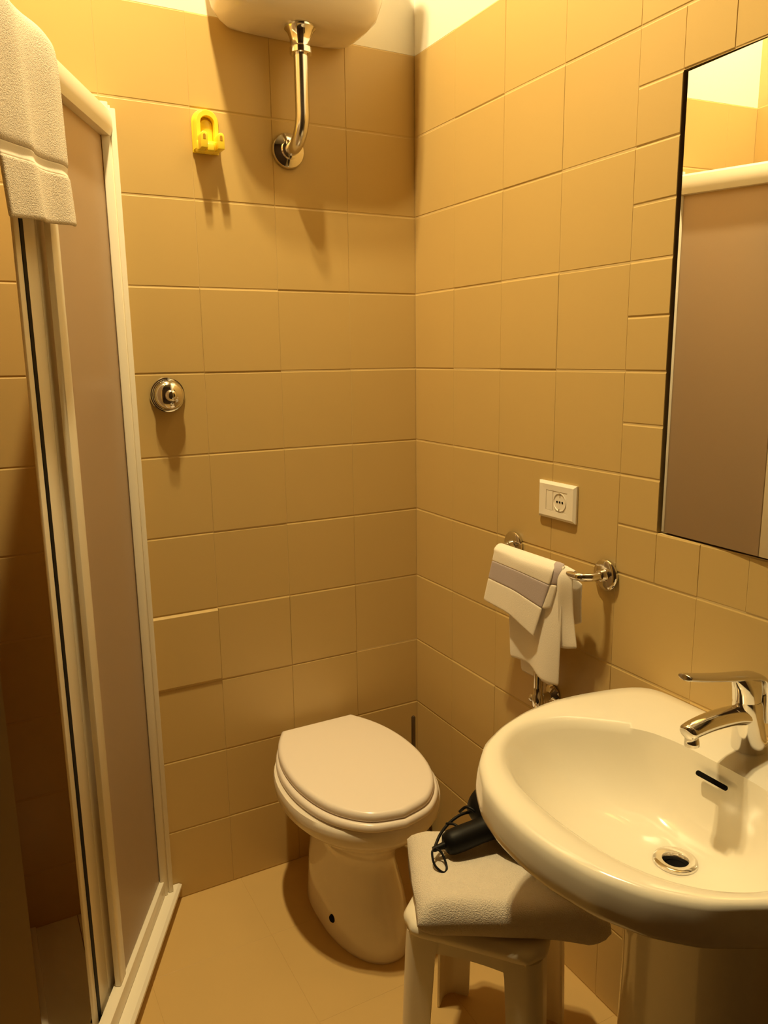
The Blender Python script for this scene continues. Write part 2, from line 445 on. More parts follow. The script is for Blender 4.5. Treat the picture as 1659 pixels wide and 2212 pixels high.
obj('lid', slab(0.171, -0.040, -0.532, 0.411, 0.436, 0.012, 0.003), MT['seat'], toilet, smooth=50)
for sx in (-1, 1):
    bm = B(); lathe(bm, [(0.010, 0), (0.010, 0.030)], (CX+sx*0.075-0.015, -0.036, 0.412), (1, 0, 0), 20); obj('hinge', bm, MT['seat'], toilet, smooth=40)
bm = B(); lathe(bm, [(0.0, 0.0), (0.0095, 0.0), (0.0105, 0.003), (0.009, 0.0065), (0.0, 0.007)], (CX-0.0955, -0.335, 0.056), (-0.93, -0.33, 0.12), 20)
obj('bolt_hole', bm, MT['dark'], toilet, smooth=40)['label'] = 'dark bolt hole in the foot'  # dark lump painted as the shaded bolt hole

# ------------------------------------------------------------------ high-level cistern with its flush pipe
tank = thing('toilet_cistern', 'white ceramic cistern hung high on the back wall above the toilet', 'cistern', (-0.345, 0, 2.18))
def tank_ring(z, hx, yf, n=48, cx=-0.362):
    pts = []
    for k in range(n):
        a = 2*PI*k/n; c, s = math.cos(a), math.sin(a)
        x = cx + hx*math.copysign(abs(c)**0.42, c)
        ym = -0.002 + (yf+0.002)/2; hy = (-0.002-yf)/2
        y = ym + hy*math.copysign(abs(s)**(0.30 if s > 0 else 0.5), s)
        pts.append(Vector((x, y, z)))
    return pts
bm = B()
loft(bm, [tank_ring(2.176, 0.110, -0.110), tank_ring(2.177, 0.150, -0.128), tank_ring(2.186, 0.168, -0.148), tank_ring(2.205, 0.186, -0.164),
          tank_ring(2.240, 0.197, -0.175), tank_ring(2.30, 0.203, -0.182), tank_ring(2.42, 0.208, -0.186), tank_ring(2.50, 0.210, -0.188)])
obj('tank_body', bm, MT['ceramic_old'], tank, smooth=60)
bm = B()
loft(bm, [tank_ring(2.500, 0.216, -0.194), tank_ring(2.515, 0.218, -0.196), tank_ring(2.528, 0.212, -0.190), tank_ring(2.532, 0.18, -0.17)])
obj('tank_lid', bm, MT['ceramic_old'], tank, smooth=60)
pipe = thing('flush_pipe', 'chrome flush pipe bending from the cistern outlet into the wall', 'pipe', (-0.362, -0.095, 2.16))
px_, py_ = -0.358, -0.090
bm = B(); lathe(bm, [(0.036, 0.0), (0.036, 0.004), (0.030, 0.010), (0.0245, 0.024), (0.0225, 0.040), (0.0235, 0.043), (0.0255, 0.044), (0.0255, 0.056), (0.023, 0.058), (0.018, 0.058)], (px_, py_, 2.176), (0, 0, -1), 40)
obj('outlet_nut', bm, MT['chrome'], pipe, smooth=35)
bm = B()
pth = [Vector((px_, py_, 2.125)), Vector((px_, py_, 2.06)), Vector((px_, py_, 1.99))]
Rb = 0.060
for k in range(1, 13):
    a = PI/2*k/12; pth.append(Vector((px_-0.004*k/12, py_+Rb-Rb*math.cos(a), 1.990-Rb*math.sin(a))))
pth.append(Vector((px_-0.005, -0.004, 1.930)))
tube(bm, pth, 0.0165, 24); obj('tube', bm, MT['chrome_dull'], pipe, smooth=60)
bm = B(); lathe(bm, [(0.041, 0.0), (0.0415, 0.004), (0.039, 0.009), (0.031, 0.013), (0.0225, 0.016), (0.022, 0.024), (0.0175, 0.026)], (px_-0.005, -0.0012, 1.930), (0, -1, 0), 40)
obj('wall_rosette', bm, MT['chrome'], pipe, smooth=35)

# ------------------------------------------------------------------ yellow hook plate
hook = thing('wall_hook', 'yellow plastic arched hook plate stuck on the back wall tiles', 'hook', (-0.5655, 0, 1.945))
def arch(hw, z0, z1, n=14):
    p = [(hw, z0), (hw, z1-hw)] + [(hw*math.cos(PI*k/n), z1-hw+hw*math.sin(PI*k/n)) for k in range(1, n)] + [(-hw, z1-hw), (-hw, z0)]
    return p
HX = -0.568
bm = B(); prism(bm, arch(0.031, 1.902, 1.998), 0.0008, 0.006, lambda u, v, t_: Vector((HX+u, -t_, v)), bevel=0.002); obj('back_plate', bm, MT['yellow'], hook, smooth=40)
bm = B()
o_ = arch(0.029, 1.908, 1.995, 14); i_ = arch(0.015, 1.908, 1.980, 14)
rr = []
rr.append([Vector((HX+u, -0.005, v)) for u, v in o_]); rr.append([Vector((HX+u*0.97, -0.022, 1.908+(v-1.908)*0.985)) for u, v in o_]); rr.append([Vector((HX+u*0.86, -0.027, 1.908+(v-1.908)*0.95)) for u, v in o_])
rr.append([Vector((HX+u*1.1, -0.027, v)) for u, v in i_]); rr.append([Vector((HX+u, -0.022, v)) for u, v in i_]); rr.append([Vector((HX+u, -0.005, v)) for u, v in i_])
V = [[bm.verts.new(p) for p in r] for r in rr]
for a_, b_ in zip(V, V[1:] + [V[0]]):
    for k in range(len(a_)-1): bm.faces.new((a_[k], a_[k+1], b_[k+1], b_[k]))
bm.faces.new([r[0] for r in V]); bm.faces.new([r[-1] for r in V][::-1])
obj('arch_rim', bm, MT['yellow'], hook, smooth=50)
bm = B(); prism(bm, arch(0.0145, 1.904, 1.974), 0.005, 0.016, lambda u, v, t_: Vector((HX+u, -t_, v)), bevel=0.002)
box(bm, (HX-0.027, -0.030, 1.901), (HX+0.027, -0.008, 1.926), 0.005, 3)
box(bm, (HX-0.008, -0.040, 1.899), (HX+0.012, -0.010, 1.920), 0.005, 3); obj('tongue', bm, MT['yellow'], hook, smooth=50)
for sx in (-0.0165, 0.0225):
    bm = B(); prism(bm, [(u+sx, v) for u, v in arch(0.0078, 1.904, 1.939, 10)], 0.014, 0.054, lambda u, v, t_: Vector((HX+u, -t_, v)), bevel=0.0022)
    pr = obj('prong', bm, MT['yellow'], hook, smooth=50)
    bm = B(); prism(bm, [(u+sx, v) for u, v in arch(0.0030, 1.922, 1.933, 8)], 0.0535, 0.0546, lambda u, v, t_: Vector((HX+u, -t_, v)))
    obj('prong_hole', bm, MT['amber'], hook)  # amber patch painted as the shaded hole

# ------------------------------------------------------------------ chrome valve on the back wall
valve = thing('flush_valve', 'round chrome valve knob on the back wall beside the shower screen', 'valve', (-0.686, 0, 1.352))
vx, vz = -0.694, 1.350
bm = B(); lathe(bm, [(0.041, 0.0), (0.042, 0.002), (0.0405, 0.005), (0.038, 0.0055), (0.037, 0.009), (0.035, 0.0095), (0.034, 0.013), (0.031, 0.0135), (0.030, 0.0185), (0, 0.0185)], (vx, -0.0012, vz), (0, -1, 0), 48)
obj('rosette', bm, MT['chrome'], valve, smooth=40)
bm = B(); lathe(bm, [(0.030, 0.018), (0.034, 0.020), (0.0345, 0.024), (0.031, 0.031), (0.024, 0.036), (0.0135, 0.039), (0.0130, 0.046), (0.0115, 0.050), (0.006, 0.0515), (0.0, 0.052)], (vx, -0.0012, vz), (0, -1, 0), 40)
obj('knob', bm, MT['chrome'], valve, smooth=60)

# ------------------------------------------------------------------ toilet brush in the corner
brush = thing('toilet_brush', 'thin dark toilet brush standing in the corner behind the toilet', 'toilet brush', (-0.058, -0.075, 0))
bm = B(); lathe(bm, [(0.045, 0.0), (0.047, 0.004), (0.044, 0.12), (0.040, 0.125), (0.012, 0.127)], (-0.058, -0.075, 0.0), (0, 0, 1), 32); obj('brush_pot', bm, MT['bronze'], brush, smooth=40)
bm = B(); lathe(bm, [(0.0045, 0.10), (0.0045, 0.29), (0.0062, 0.295), (0.0062, 0.392), (0.003, 0.396), (0, 0.396)], (-0.058, -0.075, 0.0), (0, 0, 1), 16); obj('brush_handle', bm, MT['bronze'], brush, smooth=40)

# ------------------------------------------------------------------ mirror, leaning slightly out of its recess
mir = thing('wall_mirror', 'large frameless rectangular mirror set among small tiles above the washbasin', 'mirror', (0, -1.19, 1.10))
EZ = 0.048
def mpt(y, z, d): # d > 0 out of the glass into the room
    x = 0.0055 + EZ*(y-MY0)
    return Vector((x-d, y, z))
bm = B()
g = 0.0055
y0, y1, z0, z1 = MY0-g, MY1+g, MZ0+0.004, MZ1-0.003
Fv = [bm.verts.new(mpt(y, z, 0.0)) for y, z in ((y0, z0), (y1, z0), (y1, z1), (y0, z1))]
bm.faces.new(Fv)
obj('mirror_face', bm, MT['mirror'], mir)
bm = B()
A = [mpt(y, z, -0.0003) for y, z in ((y0, z0), (y1, z0), (y1, z1), (y0, z1))]; C2 = [mpt(y, z, -0.005) for y, z in ((y0, z0), (y1, z0), (y1, z1), (y0, z1))]
loft(bm, [A, C2]); obj('mirror_backing', bm, MT['bronze'], mir)

# ------------------------------------------------------------------ power socket
so = thing('power_socket', 'white rectangular wall socket plate on the right wall above the towel rail', 'socket', (0, -0.6125, 1.117))
sy0, sy1, sz0, sz1 = -0.673, -0.552, 1.077, 1.159
def plate(bm, y0, y1, z0, z1, x0, x1, r): box(bm, (-x1, y0, z0), (-x0, y1, z1), r, 3)
bm = B()
# bevelled frame: four sloping sides around the inner module
o4 = [(sy0, sz0), (sy1, sz0), (sy1, sz1), (sy0, sz1)]
i1 = [(sy0+.006, sz0+.006), (sy1-.006, sz0+.006), (sy1-.006, sz1-.006), (sy0+.006, sz1-.006)]
cy_, cz_ = -0.6135, 1.118
i2 = [(cy_-.034, cz_-.0225), (cy_+.034, cz_-.0225), (cy_+.034, cz_+.0225), (cy_-.034, cz_+.0225)]
loft(bm, [[Vector((-0.0008, y, z)) for y, z in o4], [Vector((-0.005, y, z)) for y, z in o4], [Vector((-0.0095, y, z)) for y, z in i1], [Vector((-0.0090, y, z)) for y, z in i2], [Vector((-0.005, y, z)) for y, z in i2]], cap0=True, cap1=True)
obj('cover_plate', bm, MT['socket'], so)
bm = B(); plate(bm, cy_+0.0125, cy_+0.0335, cz_-.022, cz_+.022, 0.0045, 0.0085, 0.0008); obj('blank_insert', bm, MT['socket'], so)
bm = B(); plate(bm, cy_-0.0335, cy_+0.0115, cz_-.022, cz_+.022, 0.0045, 0.0082, 0.0008)
lathe(bm, [(0.0205, 0.0005), (0.0205, 0.0015), (0.0190, 0.0015), (0.0170, -0.0025), (0.0, -0.0025)], (-0.0082, cy_-0.011, cz_), (-1, 0, 0), 36, cap=False)
obj('outlet_insert', bm, MT['socket'], so)
for dy in (0.0085, 0, -0.0085):
    bm = B(); lathe(bm, [(0, 0), (0.0024, 0), (0.0024, 0.0006), (0, 0.0006)], (-0.0083, cy_-0.011+dy, cz_), (-1, 0, 0), 14); obj('pin_hole', bm, MT['dark'], so)
for dz in (0.0175, -0.0175):
    bm = B(); box(bm, (-0.0104, cy_-0.0125, cz_+dz-0.002), (-0.0084, cy_-0.0095, cz_+dz+0.002)); obj('earth_clip', bm, MT['chrome_dull'], so)

# ------------------------------------------------------------------ towel rail
rail = thing('towel_rail', 'chrome towel rail with two round rosettes on the right wall', 'towel rail', (0, -0.61, 0.985))
for y in (-0.462, -0.767):
    bm = B(); lathe(bm, [(0.031, 0.0), (0.0325, 0.002), (0.0325, 0.006), (0.030, 0.0085), (0.022, 0.0095), (0.0135, 0.0105), (0.012, 0.014), (0.012, 0.022), (0.009, 0.024)], (-0.0012, y, 0.989), (-1, 0, 0), 40)
    obj('rosette', bm, MT['chrome'], rail, smooth=40)
bm = B()
rb = 0.028
pth = [Vector((-0.010, -0.462, 0.989))]
for k in range(9):
    a = PI/2*k/8; pth.append(Vector((-0.034-rb*math.sin(a), -0.462-rb+rb*math.cos(a), 0.989)))
for k in range(9):
    a = PI/2*k/8; pth.append(Vector((-0.034-rb*math.cos(a), -0.767+rb-rb*math.sin(a), 0.989)))
pth.append(Vector((-0.010, -0.767, 0.989)))
tube(bm, pth, 0.0088, 20); obj('bar', bm, MT['chrome'], rail, smooth=60)

# ------------------------------------------------------------------ cloth sheets
def sheet(rows, thick=0.003, sub=5, wav=None, nx=14):
    """rows: list of polylines (top to bottom); interpolated into a grid, thickened"""
    G = []
    P = [smooth_path(r, max(1, nx//(len(r)-1))) for r in rows]
    cols = len(P[0])
    grid = []
    for c in range(cols):
        grid.append(smooth_path([P[r][c] for r in range(len(P))], sub))
    nr = len(grid[0]); bm = B()
    if wav:
        for c in range(cols):
            for r in range(nr): grid[c][r] = wav(grid[c][r], c/(cols-1), r/(nr-1))
    V = [[bm.verts.new(grid[c][r]) for r in range(nr)] for c in range(cols)]
    for c in range(cols-1):
        for r in range(nr-1): bm.faces.new((V[c][r], V[c+1][r], V[c+1][r+1], V[c][r+1]))
    return bm
def cloth(name, bm, m, parent, thick=0.003, lv=1, off=0):
    o = obj(name, bm, m, parent, smooth=80)
    s = o.modifiers.new('solid', 'SOLIDIFY'); s.thickness = thick; s.offset = off
    if lv: subsurf(o, lv)
    return o

# striped guest towel over the rail; long plain towel below it
RZ = 0.989
t1 = thing('hand_towel', 'white hand towel with a mauve stripe, folded over the rail on top', 'towel', (-0.07, -0.57, 0.99))
XB = -0.062
def drape_top(y0, y1, r, x_back, z_back):
    """rows from the back, over the bar, to the front top"""
    return [[(x_back, y0, z_back), (x_back, (y0+y1)/2, z_back), (x_back, y1, z_back)],
            [(XB+r, y0, RZ-0.004), (XB+r, (y0+y1)/2, RZ-0.004), (XB+r, y1, RZ-0.004)],
            [(XB, y0, RZ+r), (XB, (y0+y1)/2, RZ+r+0.001), (XB, y1, RZ+r)],
            [(XB-r, y0, RZ-0.006), (XB-r, (y0+y1)/2, RZ-0.006), (XB-r, y1, RZ-0.006)]]
def lerp(a, b, t): return tuple(a[i]+(b[i]-a[i])*t for i in range(3))
# front flap corners: top-left, top-right, bottom-left, bottom-right
TL, TR = (-0.076, -0.480, 0.983), (-0.078, -0.690, 0.981)
BL_, BM_, BR_ = (-0.081, -0.449, 0.861), (-0.085, -0.552, 0.856), (-0.083, -0.640, 0.828)
def flap_row(t):
    l = lerp(TL, BL_, t); r = lerp(TR, BR_, t); m_ = lerp((-0.080, -0.585, 0.983), BM_, t)
    return [l, lerp(l, m_, .5), m_, lerp(m_, r, .5), r]
def up5(y0, y1, x, z): return [(x, y0+(y1-y0)*k/4, z) for k in range(5)]
upper = [up5(-0.478, -0.690, XB+0.015, 0.86), up5(-0.478, -0.690, XB+0.0125, RZ-0.004), up5(-0.478, -0.688, XB+0.002, RZ+0.0125), up5(-0.479, -0.690, -0.0740, RZ+0.004), flap_row(0.0), flap_row(0.16)]
cloth('upper_band', sheet(upper), MT['linen'], t1, 0.003)
cloth('stripe', sheet([flap_row(0.16), flap_row(0.35), flap_row(0.53)], sub=4), MT['stripe'], t1, 0.0034)['label'] = 'mauve woven stripe'
cloth('hem_band', sheet([flap_row(0.53), flap_row(0.75), flap_row(1.0)], sub=4), MT['linen'], t1, 0.003)
# the folded-back strip at its right edge, with the stripe showing again
fr = lambda t: [lerp((-0.070, -0.676, 0.990), (-0.078, -0.648, 0.903), t), lerp((-0.074, -0.690, 0.991), (-0.080, -0.664, 0.900), t), lerp((-0.071, -0.708, 0.990), (-0.074, -0.682, 0.906), t)]
cloth('turned_edge', sheet([fr(0.36), fr(0.7), fr(1.0)], sub=3, nx=6), MT['linen'], t1, 0.003)
cloth('stripe', sheet([[(-0.062, -0.682, 1.0065), (-0.062, -0.694, 1.0070), (-0.062, -0.708, 1.0060)], fr(0.0), fr(0.36)], sub=3, nx=6), MT['stripe'], t1, 0.0034)['label'] = 'mauve woven stripe'

t2 = thing('hand_towel', 'plain white towel hanging lowest on the rail, under the striped one', 'towel', (-0.06, -0.62, 0.99))
def l2(t, w=1.0):
    l = lerp((-0.068, -0.520, 0.975), (-0.066, -0.537, 0.744), t); r = lerp((-0.069, -0.712, 0.992), (-0.067, -0.708, 0.736), t)
    c1 = lerp(l, r, .33); c2 = lerp(l, r, .72)
    s = 0.010*t
    return [l, (c1[0]+s*0.8, c1[1], c1[2]+0.004*t), (c2[0]-s, c2[1], c2[2]-0.004*t), r]
def up4(y0, y1, x, z): return [(x, y0+(y1-y0)*k/3, z) for k in range(4)]
rows = [up4(-0.556, -0.660, -0.048, 0.713), up4(-0.54, -0.69, -0.050, 0.86), up4(-0.52, -0.714, XB+0.0095, RZ-0.002), up4(-0.52, -0.713, XB, RZ+0.0095), l2(0.0), l2(0.35), l2(0.7), l2(1.0)]
cloth('main_layer', sheet(rows, nx=12, sub=4), MT['linen'], t2, 0.0028)
rows = [[(-0.052, -0.706, 0.99), (-0.052, -0.716, 0.991), (-0.050, -0.738, 0.985)], [(-0.062, -0.704, RZ+0.0105), (-0.062, -0.718, RZ+0.0115), (-0.062, -0.738, RZ+0.0095)],
        [(-0.073, -0.700, 0.975), (-0.074, -0.714, 0.975), (-0.066, -0.738, 0.972)], [(-0.072, -0.703, 0.90), (-0.064, -0.712, 0.90), (-0.058, -0.736, 0.898)], [(-0.062, -0.702, 0.820), (-0.060, -0.722, 0.824), (-0.055, -0.746, 0.832)]]
cloth('side_fold', sheet(rows, nx=10, sub=4), MT['linen'], t2, 0.003)
rows = [[(-0.042, -0.700, 0.972), (-0.040, -0.716, 0.974), (-0.042, -0.740, 0.968)], [(-0.036, -0.700, 0.930), (-0.036, -0.715, 0.930), (-0.036, -0.733, 0.925)], [(-0.036, -0.700, 0.868), (-0.036, -0.716, 0.872), (-0.038, -0.738, 0.882)]]
cloth('back_fold', sheet(rows, nx=8, sub=4), MT['linen'], t2, 0.003)

# ------------------------------------------------------------------ chrome pipe between rail and washbasin
vp = thing('supply_valve', 'chrome supply valve on the right wall between the towels and washbasin', 'valve', (0, -0.61, 0.66))
bm = B(); lathe(bm, [(0.024, 0), (0.025, 0.003), (0.021, 0.008), (0.012, 0.012), (0.010, 0.014)], (-0.0012, -0.615, 0.665), (-1, 0, 0), 28); obj('rosette', bm, MT['chrome'], vp, smooth=40)
bm = B(); lathe(bm, [(0.010, 0.010), (0.010, 0.050), (0.0, 0.050)], (-0.0, -0.615, 0.665), (-1, 0, 0), 20)
lathe(bm, [(0.012, -0.02), (0.014, -0.015), (0.014, 0.010), (0.011, 0.014), (0.0115, 0.030), (0.0115, 0.075), (0.008, 0.078), (0, 0.078)], (-0.045, -0.615, 0.665), (0, 0, 1), 24); obj('valve_body', bm, MT['chrome'], vp, smooth=40)
bm = B(); lathe(bm, [(0.0, 0.0), (0.010, 0.0), (0.011, 0.003), (0.010, 0.010), (0, 0.012)], (-0.045, -0.604, 0.660), (0, 1, 0), 24); obj('handle', bm, MT['chrome_dull'], vp, smooth=40)

# ------------------------------------------------------------------ washbasin
WY = -1.157
basin = thing('washbasin', 'white ceramic pedestal washbasin with a curved front, on the right wall', 'washbasin', (-0.2, WY, 0))
half_out = [(0.0, 0.0), (0.0, 0.10), (-0.0005, 0.20), (-0.001, 0.243), (-0.012, 0.262), (-0.036, 0.277), (-0.080, 0.289), (-0.159, 0.300), (-0.225, 0.299), (-0.290, 0.287), (-0.364, 0.259), (-0.430, 0.222), (-0.472, 0.179), (-0.504, 0.118), (-0.519, 0.055), (-0.523, 0.0)]
half_in = [(-0.137, 0.0), (-0.137, 0.035), (-0.139, 0.080), (-0.150, 0.125), (-0.178, 0.165), (-0.203, 0.187), (-0.228, 0.214), (-0.262, 0.232), (-0.307, 0.239), (-0.352, 0.231), (-0.392, 0.206), (-0.425, 0.166), (-0.446, 0.115), (-0.456, 0.060), (-0.459, 0.0)]
def polar(half, n, c=(-0.275, 0.0)):
    full = [(x, -y) for x, y in half] + [(x, y) for x, y in reversed(half)][1:-1]
    out = []
    m_ = len(full)
    for k in range(n):
        a = 2*PI*(k+0.5)/n; dx, dy = math.cos(a), math.sin(a); best = None
        for i in range(m_):
            ax, ay = full[i][0]-c[0], full[i][1]-c[1]; bx, by = full[(i+1) % m_][0]-c[0], full[(i+1) % m_][1]-c[1]
            ex, ey = bx-ax, by-ay; det = dx*ey-dy*ex
            if abs(det) < 1e-12: continue
            t = (ax*ey-ay*ex)/det; s = (ax*dy-ay*dx)/det
            if t > 0 and -1e-9 <= s <= 1+1e-9 and (best is None or t > best): best = t
        out.append(best)
    return out
NB = 120
ro = polar(half_out, NB); ri = polar(half_in, NB)
BC = (-0.275, 0.0)
def bring(rad, z, c=BC, zfun=None):
    r_ = []
    for k in range(NB):
        a = 2*PI*(k+0.5)/NB; x = c[0]+rad[k]*math.cos(a); y = c[1]+rad[k]*math.sin(a)
        x = min(x, -0.0015)
        r_.append(Vector((x, WY+y, z + (zfun(k, a) if zfun else 0))))
    return r_
def mixr(a, b, t): return [a[k]*(1-t)+b[k]*t for k in range(NB)]
def sc_r(r, f): return [x*f for x in r]
def smooth_r(r, it):
    for _ in range(it): r = [(r[k-1]+2*r[k]+r[(k+1) % NB])/4 for k in range(NB)]
    return r
ro = smooth_r(ro, 1); ri = smooth_r(ri, 3)
DR = (-0.233, -0.014)
def toward(rad, t, z, cexp=1.0, zf=None):
    # rings of the bowl, shrinking towards the drain
    r_ = []
    for k in range(NB):
        a = 2*PI*(k+0.5)/NB; x = BC[0]+rad[k]*math.cos(a); y = BC[1]+rad[k]*math.sin(a)
        dx = DR[0]+0.024*math.cos(a); dy = DR[1]+0.024*math.sin(a)
        r_.append(Vector((x*(1-t)+dx*t, WY+y*(1-t)+dy*t, z)))
    return r_
bm = B()
half_out = None
rings = [
    bring(sc_r(ro, 0.30), 0.600, (-0.20, 0)),
    bring(sc_r(ro, 0.42), 0.625, (-0.215, 0)),
    bring(sc_r(ro, 0.60), 0.665, (-0.235, 0)),
    bring(sc_r(ro, 0.79), 0.708, (-0.258, 0)),
    bring(sc_r(ro, 0.925), 0.734, (-0.27, 0)),
    bring(sc_r(ro, 0.975), 0.743),
    bring(sc_r(ro, 0.998), 0.749),
    bring(sc_r(ro, 1.006), 0.756),
    bring(sc_r(ro, 1.005), 0.768),
    bring(sc_r(ro, 0.999), 0.784),
    bring(sc_r(ro, 0.990), 0.796),
    bring(mixr(ro, ri, 0.11), 0.803),
    bring(mixr(ro, ri, 0.30), 0.8065),
    bring(mixr(ro, ri, 0.60), 0.806),
    bring(mixr(ro, ri, 0.85), 0.803),
    bring(ri, 0.797),
    toward(ri, 0.035, 0.785), toward(ri, 0.085, 0.765), toward(ri, 0.15, 0.742), toward(ri, 0.24, 0.718),
    toward(ri, 0.36, 0.697), toward(ri, 0.50, 0.682), toward(ri, 0.66, 0.672), toward(ri, 0.82, 0.6665), toward(ri, 0.95, 0.664), toward(ri, 1.0, 0.6625), 
    [Vector((DR[0]+0.020*math.cos(2*PI*(k+0.5)/NB), WY+DR[1]+0.020*math.sin(2*PI*(k+0.5)/NB), 0.655)) for k in range(NB)],
    [Vector((DR[0]+0.018*math.cos(2*PI*(k+0.5)/NB), WY+DR[1]+0.018*math.sin(2*PI*(k+0.5)/NB), 0.615)) for k in range(NB)],
]
loft(bm, rings)
obj('bowl', bm, MT['ceramic'], basin, smooth=55)
bm = B(); lathe(bm, [(0.0185, -0.022), (0.0185, 0.001), (0.020, 0.0035), (0.028, 0.0045), (0.0325, 0.003), (0.0335, 0.0), (0.032, -0.002)], (DR[0], WY+DR[1], 0.6645), (0, 0, 1), 48, cap=False)
obj('waste_ring', bm, MT['chrome'], basin, smooth=40)
bm = B(); lathe(bm, [(0.0, 0.0), (0.0183, 0.0)], (DR[0], WY+DR[1], 0.6545), (0, 0, 1), 32, cap=False); obj('waste_hole', bm, MT['dark'], basin)  # dark disc stands in for the shade down the drain
# overflow slot on the rear slope of the bowl
oc = Vector((-0.1535, WY-0.006, 0.774)); on = Vector((-0.80, 0, 0.55)).normalized(); oy = Vector((0, 1, 0)); oz = on.cross(oy).normalized()
bm = B(); pl = []
for k in range(24):
    a = 2*PI*k/24; u = 0.0042*math.cos(a); v = 0.0042*math.sin(a) ; vv = 0.0235 if math.sin(a) >= 0 else -0.0235
    pl.append((u, v+vv))
prism(bm, pl, -0.004, 0.0022, lambda u, v, t_: oc + oz*u + oy*v + on*t_, bevel=0.0)
obj('overflow_slot', bm, MT['dark'], basin)['label'] = 'black overflow slot'
# pedestal
bm = B()
def ped(z, hx, hy, cx=-0.135, n=48):
    r_ = []
    for k in range(n):
        a = 2*PI*k/n; c, s = math.cos(a), math.sin(a)
        r_.append(Vector((cx+hx*math.copysign(abs(c)**0.8, c), WY+hy*math.copysign(abs(s)**0.75, s), z)))
    return r_
loft(bm, [ped(0.0, 0.118, 0.155), ped(0.012, 0.119, 0.157), ped(0.05, 0.112, 0.150), ped(0.12, 0.105, 0.138), ped(0.25, 0.104, 0.131), ped(0.40, 0.105, 0.128), ped(0.50, 0.108, 0.128), ped(0.58, 0.114, 0.132), ped(0.635, 0.120, 0.136)])
obj('pedestal', bm, MT['ceramic'], basin, smooth=60)

# ------------------------------------------------------------------ mixer tap
tap = thing('basin_mixer', 'chrome single lever mixer tap standing on the washbasin rim', 'tap', (-0.075, WY, 0.805))
ty = WY-0.004
bm = B()
# body: leaning elliptical column
def ell(cx, z, hx, hy, n=36, tilt=0.0):
    return [Vector((cx+hx*math.cos(2*PI*k/n), ty+hy*math.sin(2*PI*k/n), z+tilt*hx*math.cos(2*PI*k/n))) for k in range(n)]
loft(bm, [ell(-0.066, 0.8055, 0.0265, 0.0265), ell(-0.066, 0.815, 0.027, 0.027), ell(-0.068, 0.832, 0.0265, 0.0245), ell(-0.072, 0.850, 0.0265, 0.0235, tilt=-.1), ell(-0.076, 0.868, 0.026, 0.0225, tilt=-.15), ell(-0.078, 0.886, 0.0255, 0.0215, tilt=-.1), ell(-0.080, 0.892, 0.0235, 0.0200, tilt=-.05)])
obj('tap_body', bm, MT['chrome'], tap, smooth=50)
bm = B()
sp = smooth_path([(-0.070, ty, 0.862), (-0.110, ty, 0.872), (-0.160, ty, 0.8745), (-0.198, ty, 0.872), (-0.217, ty, 0.868)], 5)
n_ = len(sp); rad = [0.0185 - 0.0045*i/(n_-1) for i in range(n_)]; rad[-1] = 0.0095; rad[-2] = 0.0128
tube(bm, sp, 0.015, 24, rad=rad, sx=0.85, sy=1.08, up=(0, 0, 1))
obj('spout', bm, MT['chrome'], tap, smooth=60)
bm = B(); lathe(bm, [(0.0105, -0.004), (0.0105, 0.010), (0.0112, 0.011), (0.0112, 0.018), (0.009, 0.019), (0.0, 0.017)], (-0.204, ty, 0.864), (0.12, 0, -1), 28); obj('aerator', bm, MT['chrome'], tap, smooth=40)
bm = B()
loft(bm, [ell(-0.081, 0.893, 0.0235, 0.0205), ell(-0.082, 0.905, 0.0245, 0.021, tilt=-.1), ell(-0.083, 0.914, 0.0265, 0.020, tilt=-.1), ell(-0.085, 0.927, 0.031, 0.0175, tilt=-.2), ell(-0.088, 0.932, 0.026, 0.014, tilt=-.22)])
obj('cartridge_cap', bm, MT['chrome'], tap, smooth=50)
bm = B()
lv = smooth_path([(-0.044, ty, 0.850), (-0.046, ty, 0.880), (-0.050, ty, 0.912), (-0.062, ty, 0.928), (-0.095, ty, 0.935), (-0.140, ty, 0.943), (-0.190, ty, 0.953), (-0.222, ty, 0.9605), (-0.229, ty, 0.962)], 5)
rows_ = []
for i, p in enumerate(lv):
    t = i/(len(lv)-1)
    d = (lv[min(i+1, len(lv)-1)]-lv[max(i-1, 0)]).normalized(); nn = d.cross(Vector((0, 1, 0))).normalized()
    wd = 0.0185*(1-0.35*t); wd = wd*(1.0 if t < .93 else math.sqrt(max(0.05, 1-((t-.93)/.075)**2)))
    th = 0.0065-0.002*t
    rows_.append([p + Vector((0, 1, 0))*wd*math.copysign(abs(math.cos(2*PI*k/20))**0.8, math.cos(2*PI*k/20)) + nn*th*math.sin(2*PI*k/20) for k in range(20)])
loft(bm, rows_); obj('lever', bm, MT['chrome_dull'], tap, smooth=60)

# ------------------------------------------------------------------ plastic stool
uu = Vector((0.65, -0.76, 0)).normalized(); vv = Vector((0.76, 0.65, 0)).normalized()
SCn = Vector((-0.322, -0.815, 0))
stool = thing('bathroom_stool', 'cream plastic stool with thick corner legs under the folded bath towel', 'stool', (SCn.x, SCn.y, 0))
HU, HV = 0.132, 0.156
def st(u, v, z): return SCn + uu*u + vv*v + Vector((0, 0, z))
bm = B()
def seat_ring(e, z, lobes=0.0, n=96):
    pts = []
    for k in range(n):
        a = 2*PI*k/n; c, s = math.cos(a), math.sin(a)
        q = 0.30
        u = (HU+e)*math.copysign(abs(c)**q, c); v = (HV+e)*math.copysign(abs(s)**q, s)
        lb = lobes*math.cos(8*a)*-1
        pts.append(st(u*(1+lb), v*(1+lb), z))
    return pts
loft(bm, [seat_ring(-0.012, 0.395), seat_ring(-0.003, 0.396, .01), seat_ring(0.002, 0.402, .015), seat_ring(0.003, 0.412, .015), seat_ring(-0.002, 0.421, .01), seat_ring(-0.012, 0.425), seat_ring(-0.05, 0.426)])
